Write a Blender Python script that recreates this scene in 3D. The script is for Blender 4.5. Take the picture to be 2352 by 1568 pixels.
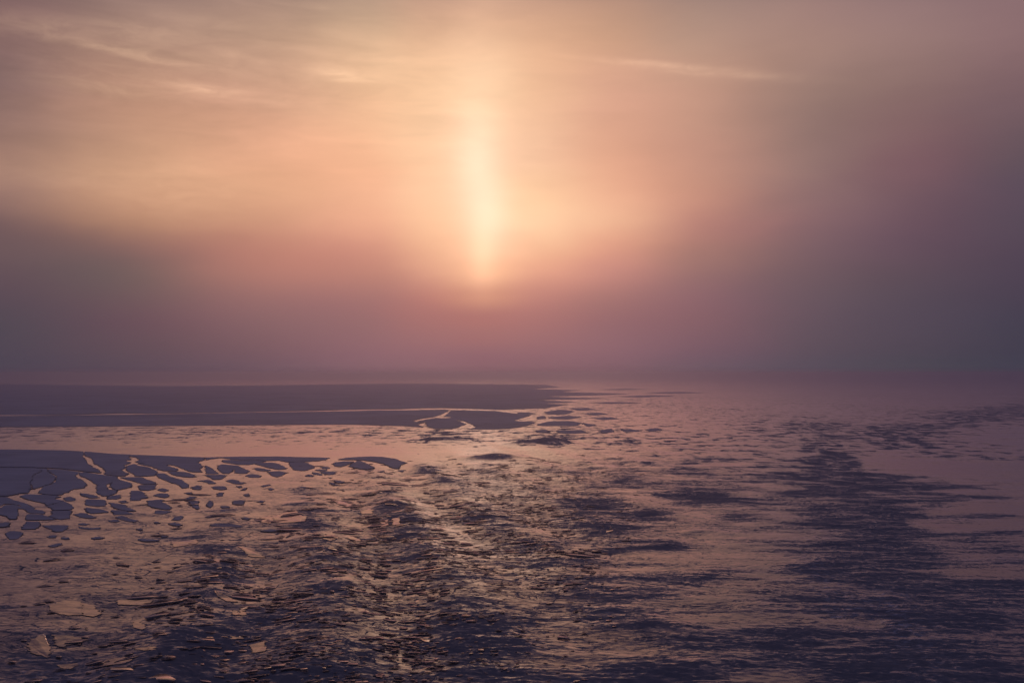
import bpy, math, random
import numpy as np
from math import radians, degrees, atan, atan2, asin, sin, cos, pi, sqrt

random.seed(7); RNG = np.random.default_rng(11)
for o in list(bpy.data.objects): bpy.data.objects.remove(o)
SC = bpy.context.scene
COL = SC.collection

# ------------------------------------------------------------------ camera
W, H, F = 1024.0, 682.0, 996.0
CAM_H, TILT = 12.0, math.atan(32 / 996.0)
cam_data = bpy.data.cameras.new('camera')
cam = bpy.data.objects.new('camera', cam_data); COL.objects.link(cam)
cam.location = (0, 0, CAM_H)
cam.rotation_euler = (pi / 2 + TILT, 0, 0)
cam_data.sensor_width = 36.0
cam_data.lens = 36.0 * F / W
cam_data.clip_start = 0.1; cam_data.clip_end = 40000
SC.camera = cam
SC.cycles.use_denoising = True
SC.cycles.volume_bounces = 1
SC.cycles.max_bounces = 6
SC.cycles.sample_clamp_indirect = 4
SC.view_settings.view_transform = 'Standard'
SC.view_settings.look = 'None'
SC.view_settings.exposure = 0
SC.view_settings.gamma = 1

QS = 1024.0 / 2352.0
def q_dir(qx, qy):
    """direction (azimuth, elevation) seen at a point of the photograph (2352 wide)"""
    u = (np.asarray(qx, float) * QS - W / 2) / F
    v = (H / 2 - np.asarray(qy, float) * QS) / F
    y = cos(TILT) - v * sin(TILT); z = sin(TILT) + v * cos(TILT)
    return np.arctan2(u, y), np.arctan2(z, np.hypot(u, y))
def q_ground(qx, qy, z=0.0):
    u = (np.asarray(qx, float) * QS - W / 2) / F
    v = (H / 2 - np.asarray(qy, float) * QS) / F
    y = cos(TILT) - v * sin(TILT); zz = sin(TILT) + v * cos(TILT)
    t = (CAM_H - z) / np.maximum(-zz, 1e-5)
    return u * t, y * t
def ground_q(X, Y):
    Y = np.maximum(Y, 0.5)
    c, s = cos(TILT), sin(TILT)
    d = Y * c - CAM_H * s; up = -Y * s - CAM_H * c
    d = np.maximum(d, 0.3)
    return (W / 2 + F * X / d) / QS, (H / 2 - F * up / d) / QS

def lin(c):
    out = []
    for v in c:
        v = v / 255.0
        out.append(v / 12.92 if v <= 0.04045 else ((v + 0.055) / 1.055) ** 2.4)
    return out

# ------------------------------------------------------------------ node helper
class NT:
    def __init__(self, tree): self.t = tree; tree.nodes.clear()
    def n(self, typ, **kw):
        nd = self.t.nodes.new(typ)
        for k, v in kw.items(): setattr(nd, k, v)
        return nd
    def put(self, sock, v):
        if v is None: return
        if isinstance(v, bpy.types.NodeSocket): self.t.links.new(v, sock)
        else: sock.default_value = v
    def m(self, op, a, b=None, c=None, clamp=False):
        nd = self.n('ShaderNodeMath', operation=op, use_clamp=clamp)
        self.put(nd.inputs[0], a); self.put(nd.inputs[1], b); self.put(nd.inputs[2], c)
        return nd.outputs[0]
    def rng(self, v, a, b, c=0.0, d=1.0, smooth=True):
        nd = self.n('ShaderNodeMapRange', interpolation_type='SMOOTHSTEP' if smooth else 'LINEAR')
        for i, x in enumerate((v, a, b, c, d)): self.put(nd.inputs[i], x)
        return nd.outputs[0]
    def mix(self, f, a, b, blend='MIX', clampf=True):
        nd = self.n('ShaderNodeMix', data_type='RGBA', blend_type=blend, clamp_factor=clampf)
        self.put(nd.inputs[0], f)
        for s, v in ((nd.inputs[6], a), (nd.inputs[7], b)):
            if isinstance(v, (list, tuple)): v = (*v[:3], 1.0)
            self.put(s, v)
        return nd.outputs[2]
    def vec(self, x, y, z):
        nd = self.n('ShaderNodeCombineXYZ')
        for i, v in enumerate((x, y, z)): self.put(nd.inputs[i], v)
        return nd.outputs[0]
    def noise(self, v, scale, detail=4, rough=0.5, dist=0.0):
        nd = self.n('ShaderNodeTexNoise')
        self.put(nd.inputs['Vector'], v); nd.inputs['Scale'].default_value = scale
        nd.inputs['Detail'].default_value = detail; nd.inputs['Roughness'].default_value = rough
        nd.inputs['Distortion'].default_value = dist
        return nd.outputs[0]
    def scale(self, v, s):
        nd = self.n('ShaderNodeVectorMath', operation='MULTIPLY')
        self.put(nd.inputs[0], v); nd.inputs[1].default_value = s
        return nd.outputs[0]

# ------------------------------------------------------------------ sky (world)
SUN_AZ, SUN_EL = radians(-1.7), radians(9.1)
world = bpy.data.worlds.new('World'); SC.world = world; world.use_nodes = True
N = NT(world.node_tree)
tc = N.n('ShaderNodeTexCoord'); gen = tc.outputs['Generated']
sp = N.n('ShaderNodeSeparateXYZ'); N.put(sp.inputs[0], gen)
az0 = N.m('MULTIPLY', N.m('ARCTAN2', sp.outputs[0], sp.outputs[1]), 180 / pi)
el0 = N.m('MULTIPLY', N.m('ARCSINE', sp.outputs[2]), 180 / pi)
w1 = N.noise(N.scale(gen, (7, 7, 22)), 1.0, 5, 0.5)
w2 = N.noise(N.scale(gen, (5, 5, 14)), 1.3, 4, 0.5, 0.3)
highsky = N.rng(el0, 2.0, 12.0)
el = N.m('ADD', el0, N.m('MULTIPLY', N.m('MULTIPLY', N.m('SUBTRACT', w1, 0.5), 2.2), highsky))
az = N.m('ADD', az0, N.m('MULTIPLY', N.m('SUBTRACT', w2, 0.5), 3.0))
QX = [0, 300, 600, 850, 990, 1110, 1230, 1400, 1600, 1850, 2100, 2352]
QY = [25, 110, 195, 290, 370, 440, 510, 565, 620, 675, 730, 770, 815, 855]
SKY = {
 25: [(142,111,106),(162,130,118),(177,143,125),(196,162,136),(212,168,140),(222,176,146),(212,166,138),(195,152,128),(172,140,126),(163,130,122),(150,120,118),(140,110,112)],
 195:[(140,110,105),(188,145,123),(206,160,134),(238,190,152),(248,200,160),(254,212,172),(238,188,152),(218,166,140),(196,151,131),(158,126,116),(138,109,106),(124,97,101)],
 370:[(164,127,112),(203,156,127),(230,172,138),(246,186,148),(252,206,166),(255,228,192),(248,198,162),(229,171,141),(198,147,128),(150,118,112),(124,92,98),(100,82,91)],
 440:[(158,122,110),(206,157,127),(224,168,134),(246,184,148),(252,206,166),(255,230,194),(252,206,164),(238,178,146),(200,146,126),(146,112,110),(116,88,96),(94,77,90)],
 510:[(122,95,94),(176,131,109),(206,150,124),(238,174,142),(252,200,160),(255,230,192),(254,212,170),(240,182,148),(186,132,120),(138,104,106),(107,82,93),(89,74,87)],
 565:[(112,89,91),(142,106,99),(190,132,115),(216,152,130),(244,184,148),(255,226,184),(248,192,154),(226,162,136),(172,124,114),(128,98,102),(101,79,91),(86,71,85)],
 620:[(102,82,88),(120,96,94),(180,124,112),(196,136,120),(228,166,138),(252,206,164),(236,170,141),(204,142,128),(156,114,110),(118,92,98),(95,77,88),(81,68,83)],
 675:[(94,77,86),(114,90,92),(158,112,108),(172,120,114),(196,134,120),(220,156,130),(200,138,124),(174,122,116),(144,104,108),(110,88,96),(89,75,87),(77,66,81)],
 730:[(86,74,84),(108,82,90),(140,102,104),(156,110,110),(172,116,112),(178,119,113),(174,118,114),(154,108,110),(136,98,104),(104,84,94),(85,73,86),(72,65,80)],
 815:[(80,70,83),(96,77,87),(119,89,97),(140,101,108),(145,103,109),(146,103,109),(145,103,109),(138,100,108),(119,90,101),(94,79,91),(79,70,83),(68,63,78)],
 855:[(76,68,82),(90,74,86),(109,84,94),(126,94,102),(129,96,103),(130,96,103),(129,96,103),(125,93,101),(109,86,96),(88,76,89),(77,69,82),(67,62,78)]}
keys = sorted(SKY)
SKYFIX = {25: [[-0.0799, -0.0596, -0.0516], [0.05, 0.0292, 0.0045], [0.0601, 0.0291, -0.0118], [0.1668, 0.1154, 0.0324], [0.2977, 0.1472, 0.0484], [0.3089, 0.1621, 0.0564], [0.2945, 0.143, 0.0431], [0.2025, 0.0907, 0.0073], [0.0796, 0.0554, 0.0142], [0.0729, 0.0323, 0.0042], [0.0236, 0.01, -0.0031], [0.0144, 0.0012, -0.0039]], 195: [[-0.0895, -0.051, -0.0271], [-0.117, -0.0855, -0.0587], [-0.102, -0.0761, -0.0372], [0.0639, 0.0251, 0.0116], [-0.0889, -0.065, -0.0426], [-0.0284, -0.0375, -0.0226], [-0.0343, -0.0397, -0.0278], [-0.0332, -0.0444, -0.0146], [0.0026, -0.0133, -0.0105], [-0.0619, -0.0379, -0.0262], [-0.0191, -0.0142, -0.016], [-0.0133, -0.0141, -0.0072]], 370: [[-0.0665, -0.0451, -0.0281], [0.024, 0.0072, -0.0015], [-0.0172, -0.034, -0.0201], [-0.1244, -0.1116, -0.0648], [-0.0848, -0.0844, -0.0469], [0.0, -0.1816, -0.1306], [-0.1008, -0.0677, -0.0269], [-0.1066, -0.0872, -0.0511], [-0.051, -0.0469, -0.0227], [-0.0758, -0.0393, -0.0257], [-0.0252, -0.0315, -0.0187], [-0.0318, -0.0179, -0.0141]], 440: [[-0.0133, -0.0122, -0.0053], [-0.0535, -0.0471, -0.032], [-0.0871, -0.0574, -0.0372], [-0.1314, -0.1017, -0.0506], [-0.0848, -0.0894, -0.0471], [0.0, -0.2086, -0.1456], [-0.0846, -0.0715, -0.0533], [-0.092, -0.0967, -0.045], [-0.0521, -0.048, -0.0347], [-0.0448, -0.028, -0.0112], [-0.0298, -0.0241, -0.0141], [-0.0294, -0.021, -0.0122]], 510: [[-0.0719, -0.045, -0.0238], [-0.0219, -0.0265, -0.026], [-0.0504, -0.0413, -0.0217], [-0.0576, -0.056, -0.0284], [-0.0846, -0.0723, -0.0397], [0.0, -0.2345, -0.1579], [-0.0284, -0.0309, -0.0064], [-0.0869, -0.0545, -0.0309], [-0.0864, -0.08, -0.032], [-0.0686, -0.0414, -0.0203], [-0.0374, -0.0296, -0.0172], [-0.0307, -0.0194, -0.0144]], 565: [[-0.0341, -0.0229, -0.0132], [-0.1048, -0.0611, -0.0272], [-0.0788, -0.0691, -0.0337], [-0.1544, -0.1218, -0.0506], [-0.1498, -0.1112, -0.0603], [0.0, -0.2224, -0.1318], [-0.1824, -0.1541, -0.0855], [-0.0808, -0.0858, -0.0447], [-0.0844, -0.0601, -0.0321], [-0.0644, -0.0398, -0.0192], [-0.0327, -0.027, -0.013], [-0.0282, -0.021, -0.0128]], 620: [[-0.0328, -0.0266, -0.0125], [-0.0959, -0.0427, -0.0241], [-0.0184, -0.0415, -0.0169], [-0.1403, -0.1043, -0.0475], [-0.154, -0.1142, -0.0431], [-0.0848, -0.1719, -0.097], [-0.1411, -0.1227, -0.0475], [-0.1039, -0.09, -0.031], [-0.118, -0.0715, -0.0359], [-0.0646, -0.0417, -0.0198], [-0.037, -0.0265, -0.0169], [-0.0294, -0.0213, -0.011]], 675: [[-0.0386, -0.0271, -0.0121], [-0.0635, -0.0365, -0.0202], [-0.0887, -0.0615, -0.0244], [-0.1868, -0.1146, -0.0441], [-0.2172, -0.1544, -0.0639], [-0.2053, -0.1368, -0.0656], [-0.2036, -0.1382, -0.0524], [-0.17, -0.1032, -0.047], [-0.0974, -0.0686, -0.0227], [-0.0676, -0.0391, -0.0177], [-0.0388, -0.025, -0.011], [-0.0285, -0.0211, -0.012]], 730: [[-0.0434, -0.0218, -0.0102], [-0.0556, -0.0407, -0.0157], [-0.0949, -0.0567, -0.0199], [-0.1679, -0.0971, -0.0341], [-0.1803, -0.1135, -0.0426], [-0.1845, -0.1199, -0.0463], [-0.1661, -0.113, -0.0421], [-0.165, -0.0975, -0.0356], [-0.0901, -0.0606, -0.0237], [-0.0673, -0.0382, -0.0148], [-0.0361, -0.023, -0.0077], [-0.031, -0.0185, -0.009]], 815: [[-0.0278, -0.0142, -0.0049], [-0.042, -0.0217, -0.0099], [-0.0708, -0.0413, -0.0145], [-0.0981, -0.0577, -0.0113], [-0.1081, -0.0637, -0.0111], [-0.1213, -0.0741, -0.0197], [-0.1143, -0.0678, -0.0146], [-0.0794, -0.048, -0.0044], [-0.0693, -0.0415, -0.0092], [-0.0486, -0.0248, -0.0107], [-0.0261, -0.0149, -0.0057], [-0.0226, -0.0124, -0.007]], 855: [[-0.0253, -0.009, -0.003], [-0.0358, -0.0181, -0.005], [-0.0406, -0.015, 0.0072], [-0.0011, -0.0093, 0.017], [-0.0141, -0.0181, 0.0096], [-0.034, -0.0354, 0.0003], [-0.0354, -0.0313, -0.0023], [-0.0381, -0.0303, -0.0046], [-0.0535, -0.0115, 0.0072], [-0.0342, -0.0049, 0.0066], [-0.026, 0.0021, -0.004], [-0.0196, -0.0006, 0.0012]]}
def _fixed(j, y):
    c = lin(SKY[y][j]); f = SKYFIX.get(y)
    return [max(c[k] + (f[j][k] if f else 0), .002) for k in range(3)]
def sky_color(j, qy):
    for a, b in zip(keys, keys[1:]):
        if a <= qy <= b:
            t = (qy - a) / (b - a)
            return [_fixed(j, a)[k] * (1 - t) + _fixed(j, b)[k] * t for k in range(3)]
EL0, EL1 = -1.0, 24.0
tt = N.m('DIVIDE', N.m('SUBTRACT', el, EL0), EL1 - EL0, clamp=True)
# azimuth -> column index
az_cols = [degrees(float(q_dir(x, 855)[0])) for x in QX]
u = None
for i in range(len(QX) - 1):
    seg = N.rng(az, az_cols[i], az_cols[i + 1], 0.0, 1.0, smooth=False)
    u = seg if u is None else N.m('ADD', u, seg)
acc = None; wsum = None
for j, qx in enumerate(QX):
    cr = N.n('ShaderNodeValToRGB'); N.put(cr.inputs[0], tt)
    ramp = cr.color_ramp; ramp.interpolation = 'B_SPLINE' if j not in (5,) else 'EASE'
    stops = []
    for qy in QY:
        e = degrees(float(q_dir(qx, qy)[1])); stops.append(((e - EL0) / (EL1 - EL0), sky_color(j, qy)))
    stops.sort(key=lambda s: s[0])
    stops = [(0.0, stops[0][1])] + stops
    while len(ramp.elements) < len(stops): ramp.elements.new(0.5)
    for el_, (p, c) in zip(ramp.elements, stops):
        el_.position = min(max(p, 0), 1)
    for el_, (p, c) in zip(ramp.elements, stops):
        el_.color = (*c, 1)
    d = N.m('SUBTRACT', u, float(j))
    w = N.m('EXPONENT', N.m('DIVIDE', N.m('MULTIPLY', d, d), -0.52))
    sc_ = N.n('ShaderNodeVectorMath', operation='SCALE'); N.put(sc_.inputs[0], cr.outputs[0]); N.put(sc_.inputs[3], w)
    if acc is None: acc, wsum = sc_.outputs[0], w
    else:
        ad = N.n('ShaderNodeVectorMath', operation='ADD'); N.put(ad.inputs[0], acc); N.put(ad.inputs[1], sc_.outputs[0])
        acc = ad.outputs[0]; wsum = N.m('ADD', wsum, w)
dv = N.n('ShaderNodeVectorMath', operation='SCALE'); N.put(dv.inputs[0], acc); N.put(dv.inputs[3], N.m('DIVIDE', 1.0, wsum))
base = dv.outputs[0]
# soft cloud mottling, stronger high up
streak = N.noise(N.scale(gen, (9, 9, 46)), 1.0, 7, 0.58, 0.4)
blot = N.noise(N.scale(gen, (6, 6, 15)), 1.0, 3, 0.5, 0.2)
hi2 = N.rng(el0, 7.0, 16.0)
leftw = N.rng(az0, 12.0, -14.0)
amp = N.m('MULTIPLY', hi2, N.m('ADD', 0.12, N.m('MULTIPLY', leftw, 0.5)))
f1 = N.m('ADD', 1.0, N.m('MULTIPLY', N.m('SUBTRACT', streak, 0.5), amp))
f2 = N.m('ADD', f1, N.m('MULTIPLY', N.m('SUBTRACT', blot, 0.5), N.rng(el0, 1.5, 9.0, 0.0, 0.2)))
sc2 = N.n('ShaderNodeVectorMath', operation='SCALE'); N.put(sc2.inputs[0], base); N.put(sc2.inputs[3], f2)
sky = sc2.outputs[0]
# lit wisps of cloud: x, y, half-width, half-height, slope, strength
WISPS = [(475,208,60,11,0.05,.15),(770,172,50,10,0.12,.2),(840,182,70,8,0.0,.1),(430,135,180,24,.12,.09),(340,72,120,13,-.02,.09),
         (90,55,140,18,.0,.09),(1490,140,130,6,.13,.14),(1640,165,150,8,.14,.1),(560,128,60,9,.15,.08),(290,180,170,30,.05,.08),
         (700,15,90,8,0,.10),(180,95,110,12,.05,.09),(330,128,90,8,.1,.09),(230,205,120,14,.0,.06),(620,95,120,20,.05,.06),(880,150,80,14,-.1,.07),(470,45,140,14,.0,.05),(640,230,120,16,.05,.05),(120,410,130,30,0,.05),(420,430,110,60,0,.07)]
wn = N.noise(N.scale(gen, (24, 24, 95)), 1.0, 6, 0.62, 0.8)
wn = N.m('ADD', 0.4, N.m('MULTIPLY', N.rng(wn, 0.3, 0.72), .8))
wtot = None
for (qx, qy, hw, hh, sl, st) in WISPS:
    a_, e_ = [degrees(float(v)) for v in q_dir(qx, qy)]
    da = N.m('SUBTRACT', az0, a_); de = N.m('SUBTRACT', N.m('ADD', el0, N.m('MULTIPLY', N.m('SUBTRACT', w1, .5), 1.2)), e_)
    de = N.m('ADD', de, N.m('MULTIPLY', da, sl))
    kx = 2352 * 0.0 + (degrees(math.atan(QS / F)))
    g = N.m('ADD', N.m('POWER', N.m('ABSOLUTE', N.m('DIVIDE', da, hw * kx)), 2.0), N.m('POWER', N.m('ABSOLUTE', N.m('DIVIDE', de, hh * kx)), 2.0))
    g = N.m('MULTIPLY', N.m('EXPONENT', N.m('MULTIPLY', g, -0.7)), st)
    wtot = g if wtot is None else N.m('ADD', wtot, g)
wtot = N.m('MULTIPLY', wtot, wn)
cs = N.n('ShaderNodeVectorMath', operation='SCALE'); cs.inputs[0].default_value = (1.0, 0.66, 0.40); N.put(cs.inputs[3], wtot)
def vadd(a, b):
    nd = N.n('ShaderNodeVectorMath', operation='ADD'); N.put(nd.inputs[0], a); N.put(nd.inputs[1], b); return nd.outputs[0]
sky = vadd(sky, cs.outputs[0])
# the sun's pillar in the mist: two soft cores
for (qx, qy, hw, hh, st, colr) in [(1095,360,44,85,.20,(.6,.66,.6)),(1122,490,44,62,.22,(.6,.66,.6)),(1108,590,28,60,.2,(1,.60,.38)),(1100,110,60,200,.05,(1,.6,.4))]:
    a_, e_ = [degrees(float(v)) for v in q_dir(qx, qy)]
    kx = degrees(math.atan(QS / F))
    g = N.m('ADD', N.m('POWER', N.m('ABSOLUTE', N.m('DIVIDE', N.m('SUBTRACT', az0, a_), hw * kx)), 2.0),
            N.m('POWER', N.m('ABSOLUTE', N.m('DIVIDE', N.m('SUBTRACT', el0, e_), hh * kx)), 2.0))
    g = N.m('MULTIPLY', N.m('EXPONENT', N.m('MULTIPLY', g, -0.8)), st)
    c2 = N.n('ShaderNodeVectorMath', operation='SCALE'); c2.inputs[0].default_value = colr; N.put(c2.inputs[3], g)
    sky = vadd(sky, c2.outputs[0])
# beyond the picture: dusky blue overhead and behind
sky = N.mix(N.rng(el0, 15.0, 26.0), sky, (0.17, 0.108, 0.145))
sky = N.mix(N.rng(el0, 22.0, 40.0), sky, (0.060, 0.063, 0.122))
absaz = N.m('ABSOLUTE', az0)
side = N.mix(N.rng(el0, 0.0, 40.0), (0.045, 0.045, 0.075), (0.055, 0.062, 0.125))
sky = N.mix(N.rng(absaz, 25.0, 70.0), sky, side)
ns = N.n('ShaderNodeTexSky', sky_type='NISHITA'); ns.sun_disc = False
ns.sun_elevation = SUN_EL; ns.sun_rotation = SUN_AZ; ns.dust_density = 3.0
bg1 = N.n('ShaderNodeBackground'); N.put(bg1.inputs[0], sky); bg1.inputs[1].default_value = 1.0
bg2 = N.n('ShaderNodeBackground'); N.put(bg2.inputs[0], ns.outputs[0]); bg2.inputs[1].default_value = 0.002
ad = N.n('ShaderNodeAddShader'); N.put(ad.inputs[0], bg1.outputs[0]); N.put(ad.inputs[1], bg2.outputs[0])
wo = N.n('ShaderNodeOutputWorld'); N.put(wo.inputs[0], ad.outputs[0])

# ------------------------------------------------------------------ sun (veiled by mist, very soft)
sd = bpy.data.lights.new('sun', 'SUN'); sd.energy = 0.03; sd.angle = radians(70); sd.color = (1.0, 0.55, 0.42)
sun = bpy.data.objects.new('sun', sd); COL.objects.link(sun)
from mathutils import Vector
sdir = Vector((sin(SUN_AZ) * cos(SUN_EL), cos(SUN_AZ) * cos(SUN_EL), sin(SUN_EL)))
sun.rotation_euler = sdir.to_track_quat('Z', 'Y').to_euler()
sun.location = sdir * 100

# ------------------------------------------------------------------ noise and fields
_P = RNG.permutation(4096).astype(np.int64)
_GA = RNG.random(4096) * 2 * pi
_GX, _GY = np.cos(_GA), np.sin(_GA)
def perlin(x, y, seed=0):
    xi = np.floor(x).astype(np.int64); yi = np.floor(y).astype(np.int64)
    xf, yf = x - xi, y - yi
    u = xf * xf * xf * (xf * (xf * 6 - 15) + 10); v = yf * yf * yf * (yf * (yf * 6 - 15) + 10)
    def g(ix, iy, dx, dy):
        h = _P[(_P[(ix + seed * 131) & 4095] + iy) & 4095]
        return _GX[h] * dx + _GY[h] * dy
    a = g(xi, yi, xf, yf); b = g(xi + 1, yi, xf - 1, yf)
    c = g(xi, yi + 1, xf, yf - 1); d = g(xi + 1, yi + 1, xf - 1, yf - 1)
    return (a * (1 - u) + b * u) * (1 - v) + (c * (1 - u) + d * u) * v * 1.0
def sst(x, a, b):
    t = np.clip((x - a) / (b - a), 0, 1); return t * t * (3 - 2 * t)

GX_ = np.array([0, 300, 600, 900, 1200, 1500, 1800, 2100, 2352], float)
GY_ = np.array([880, 920, 960, 985, 1005, 1040, 1100, 1200, 1300, 1400, 1500, 1568], float)
CHOP = np.array([
 [.15,.15,.15,.15,.2,.4,.4,.4,.5],
 [.15,.15,.15,.2,.4,.5,.45,.5,.6],
 [.2,.2,.2,.3,.5,.5,.5,.7,.7],
 [.6,.6,.6,.6,.55,.5,.6,.65,.5],
 [.5,.5,.5,.5,.5,.5,.6,.65,.4],
 [.1,.1,.12,.14,.2,.4,.55,.65,.4],
 [.08,.08,.2,.35,.45,.55,.5,.6,.4],
 [.25,.3,.4,.52,.55,.65,.42,.65,.42],
 [.35,.38,.52,.6,.58,.64,.45,.75,.5],
 [.38,.42,.56,.62,.64,.62,.55,.85,.68],
 [.42,.5,.6,.65,.68,.7,.7,.9,.85],
 [.5,.55,.65,.68,.7,.75,.75,.92,.88]])
SHARD = np.array([
 [0,0,0,0,0,0,0,0,0],
 [0,0,0,0,0,0,0,0,0],
 [0,0,0,0,.1,.1,0,0,0],
 [.1,.1,.1,.1,.2,.2,.1,0,0],
 [.1,.1,.1,.1,.2,.2,.1,0,0],
 [0,0,0,.05,.3,.4,.2,0,0],
 [.1,.1,.3,.7,.9,.6,.1,0,0],
 [.4,.5,.7,1,1,.5,.02,0,0],
 [.8,.85,1,1,1,.2,0,0,0],
 [.9,.95,1,1,.6,.05,0,0,0],
 [.9,1,1,1,.25,0,0,0,0],
 [.9,1,1,.8,.1,0,0,0,0]])
SIZE = np.array([   # typical shard length in metres
 [2]*9,[2]*9,[2]*9,[1.2]*9,[1.2]*9,
 [1.6,1.6,1.6,1.4,1.1,.9,.8,.8,.8],
 [2.4,2.4,2.2,1.5,1.0,.8,.7,.7,.7],
 [2.8,2.6,2.0,1.2,.8,.7,.6,.6,.6],
 [1.5,1.4,1.0,.8,.6,.5,.5,.5,.5],
 [1.2,1.1,.8,.7,.45,.4,.4,.4,.4],
 [.9,.8,.65,.5,.35,.3,.3,.3,.3],
 [1.1,.8,.6,.4,.3,.3,.3,.3,.3]])
def bil(T, qx, qy):
    x = np.interp(qx, GX_, np.arange(len(GX_))); y = np.interp(qy, GY_, np.arange(len(GY_)))
    x0 = np.minimum(x.astype(int), len(GX_) - 2); y0 = np.minimum(y.astype(int), len(GY_) - 2)
    fx, fy = x - x0, y - y0
    fx = fx * fx * (3 - 2 * fx); fy = fy * fy * (3 - 2 * fy)
    return (T[y0, x0] * (1 - fx) + T[y0, x0 + 1] * fx) * (1 - fy) + (T[y0 + 1, x0] * (1 - fx) + T[y0 + 1, x0 + 1] * fx) * fy
# rough streaks of churned water traced on the sea: polyline, half width, strength
STROKES = [
 ([(2352,938),(2250,955),(2180,972),(2120,985),(2040,995)], 17, .8),
 ([(1990,990),(2080,1000),(2130,1012)], 9, .6),
 ([(1700,985),(1800,990),(1900,975)], 12, .35),
 ([(1880,1030),(1930,1055),(1905,1075),(1960,1100),(2060,1112)], 20, .9),
 ([(2130,1120),(2250,1118),(2352,1128)], 6, .5), ([(2120,1050),(2230,1055),(2352,1050)], 3.5, .35), ([(2150,1085),(2352,1092)], 3.5, .3),
 ([(1700,1085),(1850,1095),(1960,1100)], 8, .4),
 ([(1960,1110),(2000,1160),(1990,1230),(1960,1300)], 50, .75),
 ([(1950,1300),(2080,1370),(2080,1480),(2100,1568)], 90, .45),
 ([(1980,1320),(2150,1330),(2300,1360)], 14, .5),
 ([(2140,1150),(2250,1145),(2352,1148)], 6, .6),
 ([(2100,1225),(2250,1232),(2352,1225)], 5, .6),
 ([(2060,1195),(2180,1185),(2352,1185)], 5, .5),
 ([(1480,1130),(1600,1145),(1700,1135)], 10, .4),
 ([(1300,1160),(1450,1180),(1550,1165)], 14, .4),
 ([(1250,1300),(1400,1270),(1560,1250)], 14, .4),
 ([(1300,1380),(1450,1375),(1600,1330)], 16, .4),
 ([(1150,1450),(1350,1440),(1500,1430)], 16, .3),
 ([(450,1270),(520,1330),(560,1400),(500,1480)], 36, .5),
 ([(700,1150),(750,1240),(760,1330)], 26, .45),
 ([(870,1140),(895,1180)], 22, .4),
 ([(1010,1075),(1035,1105)], 20, .5),
 ([(100,1490),(150,1530),(130,1568)], 40, .5),
 ([(340,1490),(420,1510),(470,1560)], 30, .3),
 ([(1100,1042),(1150,1046)], 9, .7),
 ([(1210,1012),(1290,1006)], 9, .5), ([(980,1010),(1040,1000)], 9, .5),
 ([(860,1290),(900,1400),(1000,1480)], 40, .2)]
CALM = [
 ([(2010,1062),(2150,1075),(2352,1085)], 24, .7),
 ([(2150,1180),(2250,1165),(2352,1165)], 12, .6),
 ([(1500,1150),(1580,1190),(1640,1260),(1580,1300)], 34, .55),
 ([(1100,1340),(1180,1345),(1260,1350)], 20, .3),
 ([(1850,1420),(2000,1430)], 14, .35), ([(1420,1490),(1600,1500),(1720,1490)], 14, .35),
 ([(2100,1205),(2220,1208),(2352,1205)], 12, .6), ([(2250,1010),(2352,1000)], 20, .5),
 ([(0,1024),(500,1032),(900,1040),(1300,1036)], 14, .85)]
def stroke_field(lst, qx, qy):
    out = np.zeros_like(qx)
    for pts, hw, st in lst:
        d = np.full_like(qx, 1e9)
        for (x0, y0), (x1, y1) in zip(pts, pts[1:]):
            vx, vy = x1 - x0, (y1 - y0) * 1.0
            t = np.clip(((qx - x0) * vx + (qy - y0) * vy) / (vx * vx + vy * vy), 0, 1)
            dx, dy = (qx - x0 - t * vx) / 2.2, (qy - y0 - t * vy)
            d = np.minimum(d, np.hypot(dx, dy))
        out += st * np.exp(-(d / hw) ** 2)
    return out
TRAIN_K = 2 * pi / 7.5
def train(X, Y, qx, qy):
    ph = (X + .22 * Y - 2.0) * TRAIN_K + 1.1 * perlin(X / 14 + 3, Y / 26, 5)
    env = np.clip(bil(TRAIN, qx, qy) * (0.75 + 0.9 * perlin(X / 9, Y / 14, 6)), 0, 1.3)
    c = np.cos(ph)
    return env, c
TRAIN = np.array([
 [0]*9,[0]*9,[0]*9,
 [0,0,0,.05,.2,.1,0,0,0],
 [0,0,0,.1,.35,.2,.1,0,0],
 [0,0,0,.1,.4,.3,.1,0,0],
 [0,0,.15,.7,.5,.2,.1,0,0],
 [0,.05,.5,1,.5,.2,.1,0,0],
 [0,.3,1,.8,.4,.2,.1,0,0],
 [.2,.6,1,.8,.3,.2,.1,0,0],
 [.6,.9,1,.7,.3,.2,.1,0,0],
 [.8,1,1,.6,.3,.2,.1,0,0]])
def fields(X, Y):
    """chop (0..1.4), shard density, shard size at a place on the sea"""
    qx, qy = ground_q(X, Y)
    wx = qx + 60 * perlin(X / 12, Y / 22, 1) + 25 * perlin(X / 4, Y / 8, 2)
    wy = qy + 12 * perlin(X / 12, Y / 30, 3)
    ch = bil(CHOP, wx, wy)
    ch = ch + stroke_field(STROKES, wx, wy)
    ch = ch * (1 - np.clip(stroke_field(CALM, wx, wy), 0, .78))
    env, c = train(X, Y, qx, qy)
    ch = ch * (1 + env * 0.35 * c)
    far = sst(np.hypot(X, Y), 150, 500)
    ch = ch * (1 + (.85 * perlin(X / 8, Y / 2.4 + .3 * perlin(X / 6, Y / 9, 15), 13)) * (1 - far) + .5 * perlin(X / 30, Y / 24, 14))
    ch = ch * (1 + (.9 * perlin(X / 5, Y / 7, 8)) * (1 - far) + .5 * perlin(X / 40, Y / 160, 9))
    return np.clip(ch, 0, 1.05), bil(SHARD, wx, wy), bil(SIZE, qx, qy), env, c
BUMPS = []      # single steeper crests of the wake: across, away, half sizes, height (m)
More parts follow.
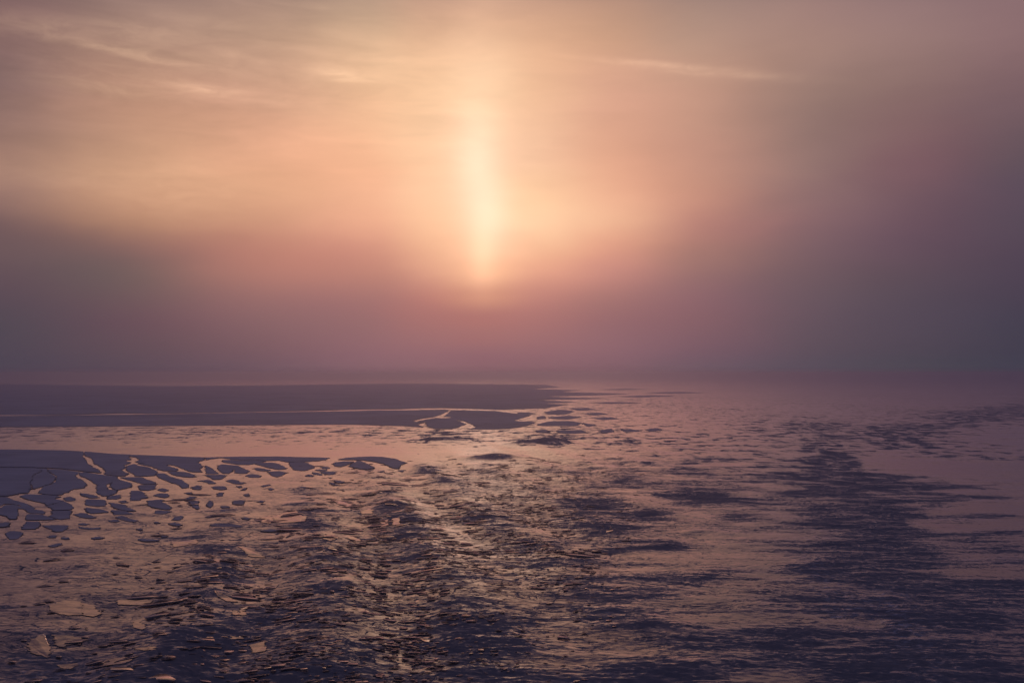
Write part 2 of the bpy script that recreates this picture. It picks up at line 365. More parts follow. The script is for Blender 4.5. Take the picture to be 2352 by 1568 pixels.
for (qx_, qy_, sx_, sy_, a_) in [(1130,1050,3.2,2.6,.75),(1245,1014,4.5,3.5,.8),(1020,1008,4.5,3.5,.7),(1525,1255,1.6,1.0,.14),(1360,1190,1.6,1.1,.12),
                                 (1690,1145,1.8,1.2,.14),(900,1160,1.6,2.2,.3),(1600,1220,1.2,.8,.10),(1400,1400,1.0,.7,.12)]:
    gx_, gy_ = q_ground(qx_, qy_); BUMPS.append((float(gx_), float(gy_), sx_, sy_, a_))
def height(X, Y, ch, env, c, spacing=None):
    h = 0.23 * env * c
    h = h + 0.012 * perlin(X / 6, Y / 6, 10)
    lam = [(5.0, .085), (2.6, .058), (1.3, .036), (.65, .02), (.33, .010)]
    tot = 0
    for k, (L, A) in enumerate(lam):
        n = perlin(X / L * .8 + .25 * Y / L, Y / L * 1.15, 20 + k)
        n = (0.35 - np.abs(n)) if k in (1, 2, 3) else n
        a = A if spacing is None else A * sst(L / spacing, 2.0, 5.0)
        tot = tot + a * n * 1.6
    for (bx, by, sx_, sy_, a_) in BUMPS:
        h = h + a_ * np.exp(-((X - bx) / sx_) ** 2 - ((Y - by - .25 * (X - bx)) / sy_) ** 2)
    return h + 1.2 * ch * tot

# ------------------------------------------------------------------ materials
def material(name):
    m = bpy.data.materials.new(name); m.use_nodes = True
    return m, NT(m.node_tree)
def slope_normal(n, sx, sy):
    """tilt the geometric normal by small slopes along the world's x and y"""
    g = n.n('ShaderNodeNewGeometry')
    ad = n.n('ShaderNodeVectorMath', operation='ADD'); n.put(ad.inputs[0], g.outputs['Normal']); n.put(ad.inputs[1], n.vec(sx, sy, 0.0))
    nm = n.n('ShaderNodeVectorMath', operation='NORMALIZE'); n.put(nm.inputs[0], ad.outputs[0])
    return nm.outputs[0]
def film_surface(n, base, nrm, rough, ior, tint):
    """dark body under a glossy film of grease ice, mixed by Fresnel"""
    df = n.n('ShaderNodeBsdfDiffuse'); n.put(df.inputs[0], base if isinstance(base, bpy.types.NodeSocket) else (*base, 1))
    gl = n.n('ShaderNodeBsdfAnisotropic'); gl.inputs['Color'].default_value = (*tint, 1); n.put(gl.inputs['Roughness'], rough); n.put(gl.inputs['Normal'], nrm)
    fr = n.n('ShaderNodeFresnel'); fr.inputs['IOR'].default_value = ior; n.put(fr.inputs['Normal'], nrm)
    mx = n.n('ShaderNodeMixShader'); n.put(mx.inputs[0], n.m('MULTIPLY', fr.outputs[0], 1.38, clamp=True)); n.put(mx.inputs[1], df.outputs[0]); n.put(mx.inputs[2], gl.outputs[0])
    out = n.n('ShaderNodeOutputMaterial'); n.put(out.inputs[0], mx.outputs[0])
def sea_mat():
    m, n = material('sea_water')
    tcn = n.n('ShaderNodeTexCoord'); P = tcn.outputs['Object']
    def attr(nm): return n.n('ShaderNodeAttribute', attribute_name=nm).outputs['Fac']
    ch, rime, fine, foam = attr('chop'), attr('rime'), attr('fine'), attr('foam')
    # domain warp so that streaks curl
    wn_ = n.n('ShaderNodeTexNoise'); n.put(wn_.inputs['Vector'], n.scale(P, (1, 1, 0))); wn_.inputs['Scale'].default_value = .5; wn_.inputs['Detail'].default_value = 4
    wv = n.n('ShaderNodeVectorMath', operation='MULTIPLY_ADD'); n.put(wv.inputs[0], wn_.outputs['Color']); wv.inputs[1].default_value = (1.6, 1.6, 0); n.put(wv.inputs[2], n.scale(P, (1, 1, 0)))
    PW = wv.outputs[0]
    a1 = n.noise(n.scale(PW, (.55, .85, 1)), 1.5, 9, .66, .3); a2 = n.noise(n.scale(PW, (.15, .9, 1)), 1.5, 9, .66, .3)
    a = n.m('ADD', n.m('MULTIPLY', a1, rime), n.m('MULTIPLY', a2, n.m('SUBTRACT', 1.0, rime)))
    b = n.noise(n.scale(PW, (.45, 1.0, 1)), 5.0, 5, .62, .2)
    c = n.noise(n.scale(PW, (.35, .5, 1)), .5, 3, .55)
    # steep little faces turned to the viewer: more of them where the water is churned
    far = attr('far')
    g1 = n.noise(n.scale(PW, (.30, .26, 1)), 1.0, 5, .6); g2 = n.noise(n.scale(PW, (.9, .30, 1)), 1.0, 3, .6)
    thr = n.m('SUBTRACT', .602, n.m('MULTIPLY', ch, .135))
    d = n.noise(n.scale(PW, (.6, 1.3, 1)), 11.0, 4, .6)
    v = n.m('ADD', n.m('MULTIPLY', a, .38), n.m('ADD', n.m('MULTIPLY', b, .32), n.m('ADD', n.m('MULTIPLY', d, .22), n.m('MULTIPLY', c, .08))))
    vf = n.m('ADD', n.m('MULTIPLY', g1, .6), n.m('MULTIPLY', g2, .4))
    v = n.m('ADD', n.m('MULTIPLY', v, n.m('SUBTRACT', 1.0, far)), n.m('MULTIPLY', vf, far))
    steep = n.rng(n.m('SUBTRACT', v, thr), -.05, .115, 0, .48)
    sy = n.m('MULTIPLY', n.m('ADD', steep, n.m('MULTIPLY', n.m('SUBTRACT', b, .45), .16)), -1.0)
    sy = n.m('SUBTRACT', n.m('MULTIPLY', sy, n.rng(ch, 0.0, .12, .08, 1.0)), .024)
    sx = n.m('MULTIPLY', n.m('MULTIPLY', n.m('SUBTRACT', n.noise(PW, 2.6, 6, .65), .5), ch), 1.1)
    # skin of thin ice: tilted flakes with dark seams, coarse and fine
    def flakes(scale, seam, sd_):
        vo = n.n('ShaderNodeTexVoronoi', feature='F1', voronoi_dimensions='2D'); n.put(vo.inputs['Vector'], n.scale(PW, (.5, .8, 1))); vo.inputs['Scale'].default_value = scale
        ve = n.n('ShaderNodeTexVoronoi', feature='DISTANCE_TO_EDGE', voronoi_dimensions='2D'); n.put(ve.inputs['Vector'], n.scale(PW, (.5, .8, 1))); ve.inputs['Scale'].default_value = scale
        return vo.outputs['Color'], n.rng(ve.outputs[0], 0.0, seam, 1.0, 0.0)
    c1, e1 = flakes(.55, .035, 0); c2, e2 = flakes(1.9, .07, 1)
    cc_ = n.mix(fine, c1, c2); ee = n.m('ADD', n.m('MULTIPLY', e1, n.m('SUBTRACT', 1.0, fine)), n.m('MULTIPLY', e2, fine))
    sepc = n.n('ShaderNodeSeparateXYZ'); n.put(sepc.inputs[0], cc_)
    seamn = n.rng(n.noise(PW, .8, 4, .6), .47, .62)
    ee = n.m('MULTIPLY', n.m('MULTIPLY', ee, seamn), rime)
    tl = n.m('MULTIPLY', rime, n.m('ADD', .035, n.m('MULTIPLY', fine, .06)))
    sx = n.m('ADD', sx, n.m('MULTIPLY', n.m('SUBTRACT', sepc.outputs[0], .5), tl))
    sy = n.m('ADD', sy, n.m('MULTIPLY', n.m('SUBTRACT', sepc.outputs[1], .6), tl))
    sy = n.m('SUBTRACT', sy, n.m('MULTIPLY', ee, .45))
    # hair-fine curled folds and slits in the skin
    f1 = n.noise(n.scale(PW, (.28, .62, 1)), 1.3, 5, .58, .9)
    f2 = n.noise(n.scale(PW, (.35, 1.1, 1)), 3.2, 4, .6, .7)
    fold = n.m('ADD', n.rng(n.m('ABSOLUTE', n.m('SUBTRACT', f1, .5)), 0, .014, 1, 0), n.m('MULTIPLY', n.rng(n.m('ABSOLUTE', n.m('SUBTRACT', f2, .5)), 0, .03, 1, 0), .6))
    fold = n.m('MULTIPLY', n.m('MULTIPLY', fold, n.rng(c, .36, .56)), n.m('ADD', .12, n.m('MULTIPLY', rime, .6)))
    sy = n.m('SUBTRACT', sy, n.m('MULTIPLY', fold, .42))
    fm = n.m('MULTIPLY', foam, n.rng(n.noise(n.scale(PW, (1, 1.4, 1)), 2.2, 8, .7, .5), .5, .68))
    nrm = slope_normal(n, sx, sy)
    film_surface(n, n.mix(fm, n.mix(n.rng(ch, .2, .9), (.06, .058, .075), (.13, .12, .145)), (.40, .40, .50)), nrm, n.m('ADD', .09, n.m('MULTIPLY', ch, .10)), 1.36, (.99, .93, .99))
    return m
def clear_ice_mat():
    m, n = material('thin_clear_ice')
    tcn = n.n('ShaderNodeTexCoord'); P = tcn.outputs['Object']
    a = n.noise(n.scale(P, (.6, 1.4, 1)), 1.1, 6, .6, .4)
    b = n.noise(n.scale(P, (.6, 1.4, 1)), 4.0, 5, .62, .3)
    sy = n.m('SUBTRACT', n.m('MULTIPLY', n.m('SUBTRACT', a, .5), .36), n.rng(b, .60, .70, 0, .16))
    sx = n.m('MULTIPLY', n.m('SUBTRACT', b, .5), .10)
    fr = n.rng(n.noise(n.scale(P, (.5, 1.2, 1)), .8, 6, .65, .5), .45, .75)
    film_surface(n, n.mix(fr, (.03, .032, .05), (.06, .058, .085)), slope_normal(n, sx, sy), n.m('ADD', .10, n.m('MULTIPLY', fr, .12)), 1.38, (1.0, .92, .95))
    return m
def floe_mat():
    m, n = material('frosted_grey_ice')
    tcn = n.n('ShaderNodeTexCoord'); P = tcn.outputs['Object']
    a = n.noise(n.scale(P, (.15, .5, 1)), 1.0, 6, .6, .5)
    b = n.noise(n.scale(P, (.04, .03, 1)), 1.0, 4, .6, .8)
    cr = n.n('ShaderNodeTexVoronoi', feature='DISTANCE_TO_EDGE'); cr.inputs['Scale'].default_value = .16
    wv = n.n('ShaderNodeVectorMath', operation='ADD'); n.put(wv.inputs[0], P)
    nz = n.n('ShaderNodeTexNoise'); n.put(nz.inputs['Vector'], P); nz.inputs['Scale'].default_value = .35; nz.inputs['Detail'].default_value = 5
    sc = n.n('ShaderNodeVectorMath', operation='SCALE'); n.put(sc.inputs[0], nz.outputs['Color']); sc.inputs[3].default_value = 5.0
    n.put(wv.inputs[1], sc.outputs[0]); n.put(cr.inputs['Vector'], wv.outputs[0])
    crack = n.m('MULTIPLY', n.rng(cr.outputs[0], 0.0, .022, 1.0, 0.0), n.rng(b, .45, .62))
    base = n.mix(n.rng(a, .3, .7), (.27, .30, .41), (.40, .42, .53))
    base = n.mix(n.rng(b, .38, .62, 0, .6), base, (.18, .20, .29))
    pr = n.n('ShaderNodeBsdfPrincipled')
    n.put(pr.inputs['Base Color'], n.mix(n.m('MULTIPLY', crack, .75), base, (.04, .042, .06)))
    pr.inputs['Roughness'].default_value = .62; pr.inputs['IOR'].default_value = 1.31
    pr.inputs['Specular IOR Level'].default_value = .35
    bp = n.n('ShaderNodeBump'); bp.inputs['Strength'].default_value = .5; bp.inputs['Distance'].default_value = .12
    n.put(bp.inputs['Height'], n.m('SUBTRACT', a, crack)); n.put(pr.inputs['Normal'], bp.outputs[0])
    out = n.n('ShaderNodeOutputMaterial'); n.put(out.inputs[0], pr.outputs[0])
    return m
def dark_edge_mat():  # dark tone for side faces only, giving floes and plates a dark outline
    m, n = material('dark_ice_edge')
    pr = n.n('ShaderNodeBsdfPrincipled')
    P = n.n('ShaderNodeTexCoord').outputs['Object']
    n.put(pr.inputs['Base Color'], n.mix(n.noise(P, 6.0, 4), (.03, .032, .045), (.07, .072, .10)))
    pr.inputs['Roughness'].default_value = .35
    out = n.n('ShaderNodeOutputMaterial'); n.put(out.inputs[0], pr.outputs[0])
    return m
M_SEA, M_CLEAR, M_FLOE, M_EDGE = sea_mat(), clear_ice_mat(), floe_mat(), dark_edge_mat()

def tag(o, label=None, cat=None, group=None, kind=None):
    if label: o['label'] = label
    if cat: o['category'] = cat
    if group: o['group'] = group
    if kind: o['kind'] = kind
    return o
def mesh_np(name, V, loops, sizes, mat, smooth=False):
    me = bpy.data.meshes.new(name)
    me.vertices.add(len(V)); me.vertices.foreach_set('co', np.ascontiguousarray(V, np.float32).ravel())
    me.loops.add(len(loops)); me.loops.foreach_set('vertex_index', np.ascontiguousarray(loops, np.int32))
    starts = np.concatenate([[0], np.cumsum(sizes)[:-1]]).astype(np.int32)
    me.polygons.add(len(sizes)); me.polygons.foreach_set('loop_start', starts)
    me.polygons.foreach_set('loop_total', np.ascontiguousarray(sizes, np.int32))
    if smooth: me.polygons.foreach_set('use_smooth', np.ones(len(sizes), bool))
    me.update(calc_edges=True)
    me.materials.append(mat)
    o = bpy.data.objects.new(name, me); COL.objects.link(o)
    return o

# ------------------------------------------------------------------ the sea
dep = np.concatenate([np.linspace(radians(80), radians(24), 60, endpoint=False),
                      np.linspace(radians(24), radians(0.55), 880, endpoint=False),
                      np.linspace(radians(.55), math.atan(CAM_H / 9000.0), 40)])
R = CAM_H / np.tan(dep)
A = np.concatenate([np.linspace(-pi, radians(-38), 60, endpoint=False), np.linspace(radians(-38), radians(38), 1150, endpoint=False),
                    np.linspace(radians(38), pi, 60, endpoint=False)])
AA, RR = np.meshgrid(A, R)
X, Y = RR * np.sin(AA), RR * np.cos(AA)
spacing = np.maximum(np.gradient(R)[:, None] * np.ones_like(AA) * .8, RR * radians(76) / 1150)
ch, sh, sz, env, cc = fields(X, Y)
front = (np.abs(AA) < radians(60)) & (Y > 0)
ch = np.where(front, ch, .4); env = np.where(front, env, 0)
Z = height(X, Y, ch, env, cc, spacing)
Z = np.where(front, Z, 0) - 0.0
qx, qy = ground_q(X, Y)
foam = stroke_field([([(1860,1290),(1890,1330),(1930,1370),(1900,1420),(2030,1370),(2060,1420),(2080,1470)], 22, .8),
                     ([(1400,1490),(1470,1480),(1380,1568)], 30, .35), ([(1330,1395),(1400,1405)], 16, .5),
                     ([(2060,1400),(2100,1480),(2150,1560)], 50, .4), ([(80,1540),(160,1545)], 30, .6),
                     ([(1900,1180),(2000,1230),(1950,1300)], 50, .2)], qx, qy)
nr, nc = X.shape
V = np.stack([X, Y, Z], -1).reshape(-1, 3)
V = np.vstack([V, [[0, 0, 0]]])
i = np.arange(nr - 1)[:, None] * nc; j = np.arange(nc)[None, :]; j2 = (j + 1) % nc
quads = np.stack([i + j, i + nc + j, i + nc + j2, i + j2], -1).reshape(-1, 4)[:, ::-1]
jj = np.arange(nc); tri = np.stack([jj, (jj + 1) % nc, np.full(nc, nr * nc)], -1)[:, ::-1]
loops = np.concatenate([quads.ravel(), tri.ravel()]); sizes = np.concatenate([np.full(len(quads), 4), np.full(nc, 3)])
sea = mesh_np('water', V, loops, sizes, M_SEA, smooth=True)
fine = sst(-sz, -1.6, -.8)
rime = np.clip(sh * 1.2, 0, 1)
for nm, arr in (('chop', ch), ('rime', rime), ('fine', fine), ('far', .85 * sst(np.hypot(X, Y), 70, 190)), ('foam', foam)):
    at = sea.data.attributes.new(nm, 'FLOAT', 'POINT')
    at.data.foreach_set('value', np.append(arr.ravel(), 0).astype(np.float32))
tag(sea, kind='structure')
if sea.data.polygons[len(quads)//2].normal.z < 0: sea.data.flip_normals()

# ------------------------------------------------------------------ grey ice floes
R7 = lambda p: [(a * .2551 * .784, (1270 + b * .2551) * .784) for a, b in p]
R8 = lambda p: [((600 + a * .2551) * .784, (1270 + b * .2551) * .784) for a, b in p]
R2 = lambda p: [((1000 + a * .42735) * .784, (1050 + b * .42735) * .784) for a, b in p]
def roughen(pts, seed, px, rnd=.55):
    """subdivide a traced outline (metres) and fray it"""
    rs = random.Random(seed); out = []
    n = len(pts)
    for k in range(n):
        p0, p1, p2, p3 = pts[k - 1], pts[k], pts[(k + 1) % n], pts[(k + 2) % n]
        L = math.dist(p1, p2); m = max(2, min(22, int(L / px)))
        for s in range(m):
            t = s / m
            q = []
            for c_ in range(2):
                a0, a1, a2, a3 = p0[c_], p1[c_], p2[c_], p3[c_]
                cr = .5 * (2 * a1 + (a2 - a0) * t + (2 * a0 - 5 * a1 + 4 * a2 - a3) * t * t + (3 * a1 - a0 - 3 * a2 + a3) * t ** 3)
                q.append(rnd * cr + (1 - rnd) * (a1 + (a2 - a1) * t))
            amp = px * .35
            out.append((q[0] + rs.gauss(0, .8) * amp * 1.9, q[1] + rs.uniform(-1, 1) * amp * 1.0))
    return out
def make_floe(name, qpts, thick, mat, seed, fray=True, lift=0.0, rnd=.18):
    qa = np.array(qpts, float)
    gx, gy = q_ground(qa[:, 0], qa[:, 1])
    pts = list(zip(gx, gy))
    d = float(np.median(gy)); px = d / F * 1.5
    if fray: pts = roughen(pts, seed, max(px, .12), rnd)
    P = np.array(pts)
    area = .5 * np.sum(P[:, 0] * np.roll(P[:, 1], -1) - np.roll(P[:, 0], -1) * P[:, 1])
    if area < 0: P = P[::-1]
    cx, cy = P.mean(0)
    c_, s_, z_, e_, t_ = fields(P[:, 0], P[:, 1])
    hz = height(P[:, 0], P[:, 1], c_ * (.2 if mat is M_FLOE else 1.0), e_, t_, .4)
    z0 = .03 + lift
    n = len(P)
    top = np.column_stack([P[:, 0] - cx, P[:, 1] - cy, hz + z0])
    mid = top - [0, 0, thick * .45]; mid[:, :2] *= 1.0 + .25 * thick / max(np.ptp(P[:, 1]), .5)
    bot = top - [0, 0, thick]
    V = np.vstack([top, mid, bot])
    me = bpy.data.meshes.new(name)
    faces = [list(range(n))]
    for r in (0, 1):
        for k in range(n):
            k2 = (k + 1) % n
            faces.append([r * n + k, r * n + n + k, r * n + n + k2, r * n + k2])
    me.from_pydata(V.tolist(), [], faces); me.update(); me.materials.append(mat); me.materials.append(M_EDGE)
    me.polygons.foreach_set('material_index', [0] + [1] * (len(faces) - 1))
    o = bpy.data.objects.new(name, me); COL.objects.link(o); o.location = (cx, cy, 0)
    return o

# (tracer, outline, label or None)
FL = [
 (R7, [(-900,172),(-300,178),(300,183),(700,190),(960,205),(940,262),(985,300),(1010,350),(1060,380),(1130,410),(1165,450),(1000,436),(700,400),(400,386),(-300,376),(-900,380)], 'broad smooth slate ice sheet filling the left edge below the bright channel'),
 (R7, [(975,203),(1300,230),(1500,238),(1480,265),(1500,300),(1440,305),(1500,330),(1430,360),(1440,385),(1395,415),(1430,440),(1470,455),(1440,485),(1360,487),(1195,462),(1215,435),(1190,400),(1120,360),(1080,340),(1070,300),(1030,265),(990,262)], 'slate ice floe between the two winding leads just below the bright channel'),
 (R7, [(1520,240),(1900,252),(2100,262),(2345,270),(2335,300),(2270,325),(2330,375),(2290,405),(2310,440),(2200,440),(2100,400),(2020,370),(1950,352),(1910,362),(1990,390),(2050,405),(2020,425),(1880,425),(1830,410),(1750,380),(1640,355),(1580,340),(1690,338),(1590,330),(1560,315),(1610,300),(1560,270),(1500,262)], 'large slate floe right of the second winding lead under the channel edge'),
 (R7, [(-900,388),(-300,385),(400,394),(480,425),(370,480),(365,530),(340,560),(345,590),(350,620),(330,660),(320,680),(230,685),(60,718),(-300,710),(-900,715)], 'slate sheet at the left edge with a crooked dark crack along its right side'),
 (R7, [(490,428),(404,394),(545,403),(540,430),(635,490),(615,550),(575,575),(500,598),(440,620),(385,635),(372,600),(349,562),(372,530),(378,482)], 'slate ice floe squeezed between two crooked dark cracks near the left edge'),
 (R7, [(555,406),(700,410),(950,445),(900,455),(862,480),(880,505),(940,530),(975,560),(988,590),(960,622),(830,640),(700,700),(640,705),(480,690),(445,680),(500,605),(590,583),(635,550),(655,490),(560,430)], 'wide slate floe left of the bright lead that widens towards the viewer'),
 (R7, [(960,440),(1150,468),(1340,490),(1360,525),(1480,560),(1520,590),(1480,620),(1340,645),(1310,640),(1260,600),(1300,550),(1215,590),(1230,630),(1110,585),(1060,550),(1000,510),(940,490),(910,460)], 'slate ice floe with a forked bright notch in its lower edge'),
 (R7, [(1110,600),(1210,600),(1240,640),(1345,650),(1310,690),(1240,710),(1190,715),(1110,680)], None),
 (R7, [(1450,415),(1450,390),(1470,365),(1540,345),(1590,365),(1700,385),(1790,425),(1805,445),(1770,480),(1650,488),(1550,485),(1530,460),(1500,448)], None),
 (R7, [(1390,500),(1620,498),(1690,525),(1770,555),(1790,575),(1640,578),(1590,562),(1480,530)], None),
 (R7, [(1600,590),(1790,585),(1770,635),(1700,650),(1620,645),(1590,620)], None),
 (R7, [(1505,655),(1600,655),(1640,670),(1700,735),(1620,745),(1600,765),(1500,765)], 'trapezoid slate floe with a straight left side among rounded floes'),
 (R7, [(1245,720),(1380,700),(1385,730),(1350,750),(1240,750)], None),
 (R7, [(985,755),(1200,760),(1220,825),(1130,835),(985,820)], None),
 (R7, [(735,735),(800,722),(860,745),(860,765),(780,775),(730,760)], None),
 (R7, [(910,680),(1000,690),(1120,715),(1130,735),(1040,740),(950,710)], None),
 (R7, [(230,720),(300,695),(480,700),(640,712),(690,720),(620,745),(720,770),(640,800),(530,820),(520,800),(400,775),(290,745)], None),
 (R7, [(530,830),(640,805),(720,775),(830,820),(840,860),(790,875),(620,880),(580,850)], None),
 (R7, [(-700,730),(60,728),(150,760),(260,790),(400,850),(395,870),(200,860),(250,830),(160,810),(60,800),(0,830),(-700,840)], None),
 (R7, [(0,860),(60,820),(160,815),(230,840),(200,870),(210,920),(195,975),(110,980),(80,945),(0,930),(-300,925),(-300,860)], None),
 (R7, [(270,860),(480,880),(510,895),(500,920),(340,910)], None),
 (R7, [(310,925),(470,930),(640,985),(300,990)], None),
 (R7, [(600,890),(820,885),(810,920),(790,975),(680,985),(560,950),(600,930)], None),
 (R7, [(990,850),(1100,860),(1210,880),(1250,900),(1130,910),(1040,915),(985,885)], None),
 (R7, [(1260,790),(1330,800),(1430,815),(1470,850),(1560,885),(1480,890),(1380,870),(1290,835)], None),
 (R7, [(1270,880),(1400,880),(1530,920),(1450,928),(1310,930),(1310,910)], None),
 (R7, [(1700,770),(1850,755),(1885,765),(1850,780),(1900,800),(1970,850),(1950,870),(1880,870),(1780,850),(1700,825)], 'ragged slate floe shaped like a boot, largest in the bright pool'),
 (R7, [(1775,900),(1810,880),(1965,890),(1900,920),(1840,927),(1780,915)], 'flat oval slate floe directly below the boot-shaped floe'),
 (R7, [(1760,705),(1840,685),(1930,690),(1940,715),(1890,735),(1830,725)], None),
 (R7, [(1820,640),(1870,625),(1940,650),(1890,668),(1840,660)], None),
 (R7, [(1810,455),(1880,455),(1950,490),(2080,530),(2160,580),(2170,615),(2090,625),(2060,590),(1960,560),(1860,520),(1800,480)], 'long slanting tongue of slate ice pointing down to the right'),
 (R7, [(1930,440),(2000,430),(2120,440),(2230,470),(2240,495),(2180,500),(2080,490),(1980,470)], None),
 (R7, [(2200,610),(2270,590),(2315,600),(2300,640),(2230,635)], None),
 (R7, [(2130,745),(2180,720),(2250,722),(2240,740),(2160,755)], None),
 (R7, [(2165,770),(2290,770),(2270,790),(2290,860),(2260,862),(2200,820)], None),
 (R7, [(2000,960),(2060,940),(2105,940),(2095,970),(2050,990),(1980,985)], None),
 (R7, [(1940,1030),(2000,1015),(2090,1040),(2060,1055),(1980,1048)], None),
 (R7, [(890,1035),(960,1028),(1030,1040),(980,1052),(910,1050)], None),
 (R7, [(1240,995),(1340,990),(1380,1005),(1330,1015),(1270,1010)], None),
 (R7, [(1320,960),(1400,945),(1500,980),(1590,1000),(1540,1015),(1450,1005),(1390,985)], None),
 (R7, [(850,925),(960,910),(1060,945),(1100,960),(1030,970),(920,960)], None),
 (R7, [(270,1060),(310,1012),(440,1012),(460,1030),(450,1060),(400,1095),(250,1095)], None),
 (R7, [(500,1060),(600,1050),(780,1055),(780,1085),(720,1120),(640,1125),(590,1100),(530,1080)], None),
 (R7, [(900,1068),(1040,1085),(1150,1075),(1140,1095),(1050,1100),(930,1090)], None),
 (R7, [(60,1145),(120,1120),(180,1118),(265,1140),(250,1170),(200,1210),(110,1215),(80,1180)], 'lone squarish slate floe with frayed sides near the left edge'),
 (R7, [(0,1030),(60,1015),(110,1025),(90,1060),(0,1072),(-200,1060)], None),
 (R7, [(540,1190),(600,1165),(660,1170),(640,1190),(560,1195)], None),
 (R7, [(700,1190),(800,1190),(780,1210),(720,1210)], None),
 (R7, [(1060,1195),(1120,1185),(1200,1195),(1180,1210),(1080,1212)], None),
 (R7, [(1575,1220),(1600,1208),(1830,1215),(1800,1230),(1650,1235)], 'thin straight slate sliver lying alone in the bright pool'),
 (R7, [(560,1290),(640,1262),(710,1255),(700,1275),(620,1300)], None),
 (R7, [(1850,1170),(1930,1175),(1910,1185),(1850,1182)], None),
 (R7, [(1760,1015),(1800,1010),(1820,1022),(1790,1030)], None),
 (R7, [(1365,775),(1430,768),(1470,790),(1400,795)], None),
 (R7, [(2110,680),(2200,670),(2205,690),(2150,690)], None),
 (R7, [(1570,1095),(1620,1088),(1640,1100),(1590,1108)], None),
 (R8, [(10,272),(180,266),(400,262),(830,260),(1140,268),(1430,275),(1370,300),(1190,322),(960,325),(860,305),(700,310),(560,294),(450,298),(320,294),(190,275),(60,290),(20,300)], 'long slate strip hugging the lower edge of the bright channel'),
 (R8, [(210,300),(450,305),(560,300),(700,316),(600,340),(500,355),(400,355),(300,340),(210,325)], None),
 (R8, [(160,365),(190,350),(370,365),(440,400),(510,430),(480,455),(400,458),(350,450),(350,420),(320,410),(310,430),(270,455),(200,450),(150,400)], 'slate ice floe pierced by a small bright hole'),
 (R8, [(10,366),(60,384),(115,430),(160,455),(60,458),(10,452)], None),
 (R8, [(0,470),(200,470),(250,480),(190,520),(110,525),(60,500)], None),
 (R8, [(590,350),(640,335),(760,330),(850,345),(930,385),(940,400),(850,408),(740,390),(650,365)], None),
 (R8, [(560,395),(620,392),(755,415),(740,425),(640,427),(570,410)], None),
 (R8, [(725,435),(850,425),(940,445),(880,480),(830,492),(780,480)], 'wedge-like slate floe below the pair of oval floes'),
 (R8, [(970,330),(1140,327),(1250,370),(1255,395),(1200,415),(1120,430),(1030,415),(1010,390),(985,365)], 'bowl-shaped slate floe hanging under the long slate strip'),
 (R8, [(1335,380),(1400,377),(1445,388),(1400,402),(1350,398)], None),
 (R8, [(1320,435),(1420,428),(1500,428),(1500,450),(1430,462),(1350,450)], None),
 (R8, [(1235,447),(1300,452),(1360,468),(1330,478),(1250,470)], None),
 (R8, [(1165,485),(1200,475),(1255,485),(1220,500),(1170,498)], None),
 (R8, [(1275,415),(1340,408),(1410,412),(1380,425),(1280,428)], None),
 (R8, [(1470,345),(1500,325),(1600,315),(1700,320),(1650,350),(1560,375),(1510,370)], 'oval slate floe tucked under the left end of the rightmost dark sheet'),
 (R8, [(1655,375),(1700,340),(1760,315),(1800,320),(1870,355),(1940,390),(1940,405),(1860,418),(1780,408),(1700,385)], 'fan-shaped slate floe beneath the rightmost dark sheet'),
 (R8, [(1530,295),(1620,275),(1900,262),(2050,265),(2180,285),(2240,310),(2320,335),(2260,350),(2220,395),(2150,385),(2080,350),(1980,330),(1850,310),(1700,300)], 'rightmost dark slate sheet, cracked and tapering to the right'),
 (R8, [(475,480),(540,463),(620,470),(650,490),(600,503),(500,500)], None),
 (R8, [(240,540),(310,525),(390,540),(380,555),(460,560),(420,580),(340,575)], None),
 (R8, [(0,530),(60,530),(130,570),(60,572),(0,550),(-80,540)], None),
 (R8, [(80,610),(130,602),(235,605),(245,635),(180,642),(100,630)], None),
 (R8, [(640,600),(740,578),(750,590),(680,608)], None),
 (R8, [(1430,552),(1530,580),(1520,592),(1450,570)], None),
 (R8, [(1480,530),(1550,527),(1600,540),(1580,555),(1520,550)], None),
 (R8, [(320,780),(400,770),(465,775),(440,800),(450,812),(390,828),(320,812)], 'compact slate floe alone in the middle of the bright pool'),
 (R8, [(135,715),(160,675),(210,678),(205,712),(170,718)], None),
 (R8, [(445,705),(510,688),(500,722),(470,720)], None),
 (R8, [(30,800),(65,765),(95,790),(90,830),(60,845),(30,825)], None),
 (R8, [(180,838),(270,840),(270,862),(210,860)], None),
 (R8, [(170,885),(240,882),(300,905),(270,910),(190,900)], None),
 (R8, [(430,970),(460,960),(525,968),(500,985),(450,982)], None),
 (R8, [(590,778),(650,762),(690,770),(660,785)], None),
 (R8, [(20,952),(75,952),(60,967),(30,965)], None),
 (R8, [(130,995),(185,995),(170,1004)], None),
 (R8, [(70,1070),(100,1045),(400,1055),(430,1075),(200,1080)], None),
 (R8, [(640,1100),(760,1080),(880,1100),(760,1108)], None),
 (R8, [(365,605),(420,600),(400,622)], None),
 (R8, [(425,650),(440,625),(480,622),(460,645)], None),
 (R8, [(730,635),(760,620),(800,632),(760,645)], None),
 (R8, [(1060,620),(1130,610),(1190,622),(1120,630)], None),
 (R8, [(1850,430),(1930,430),(1890,442)], None),
 (R8, [(1985,445),(2060,430),(2040,452)], None),
 (R8, [(2210,410),(2300,408),(2270,428)], None),
 (R8, [(1410,495),(1455,492),(1450,505)], None),
 # the far ice
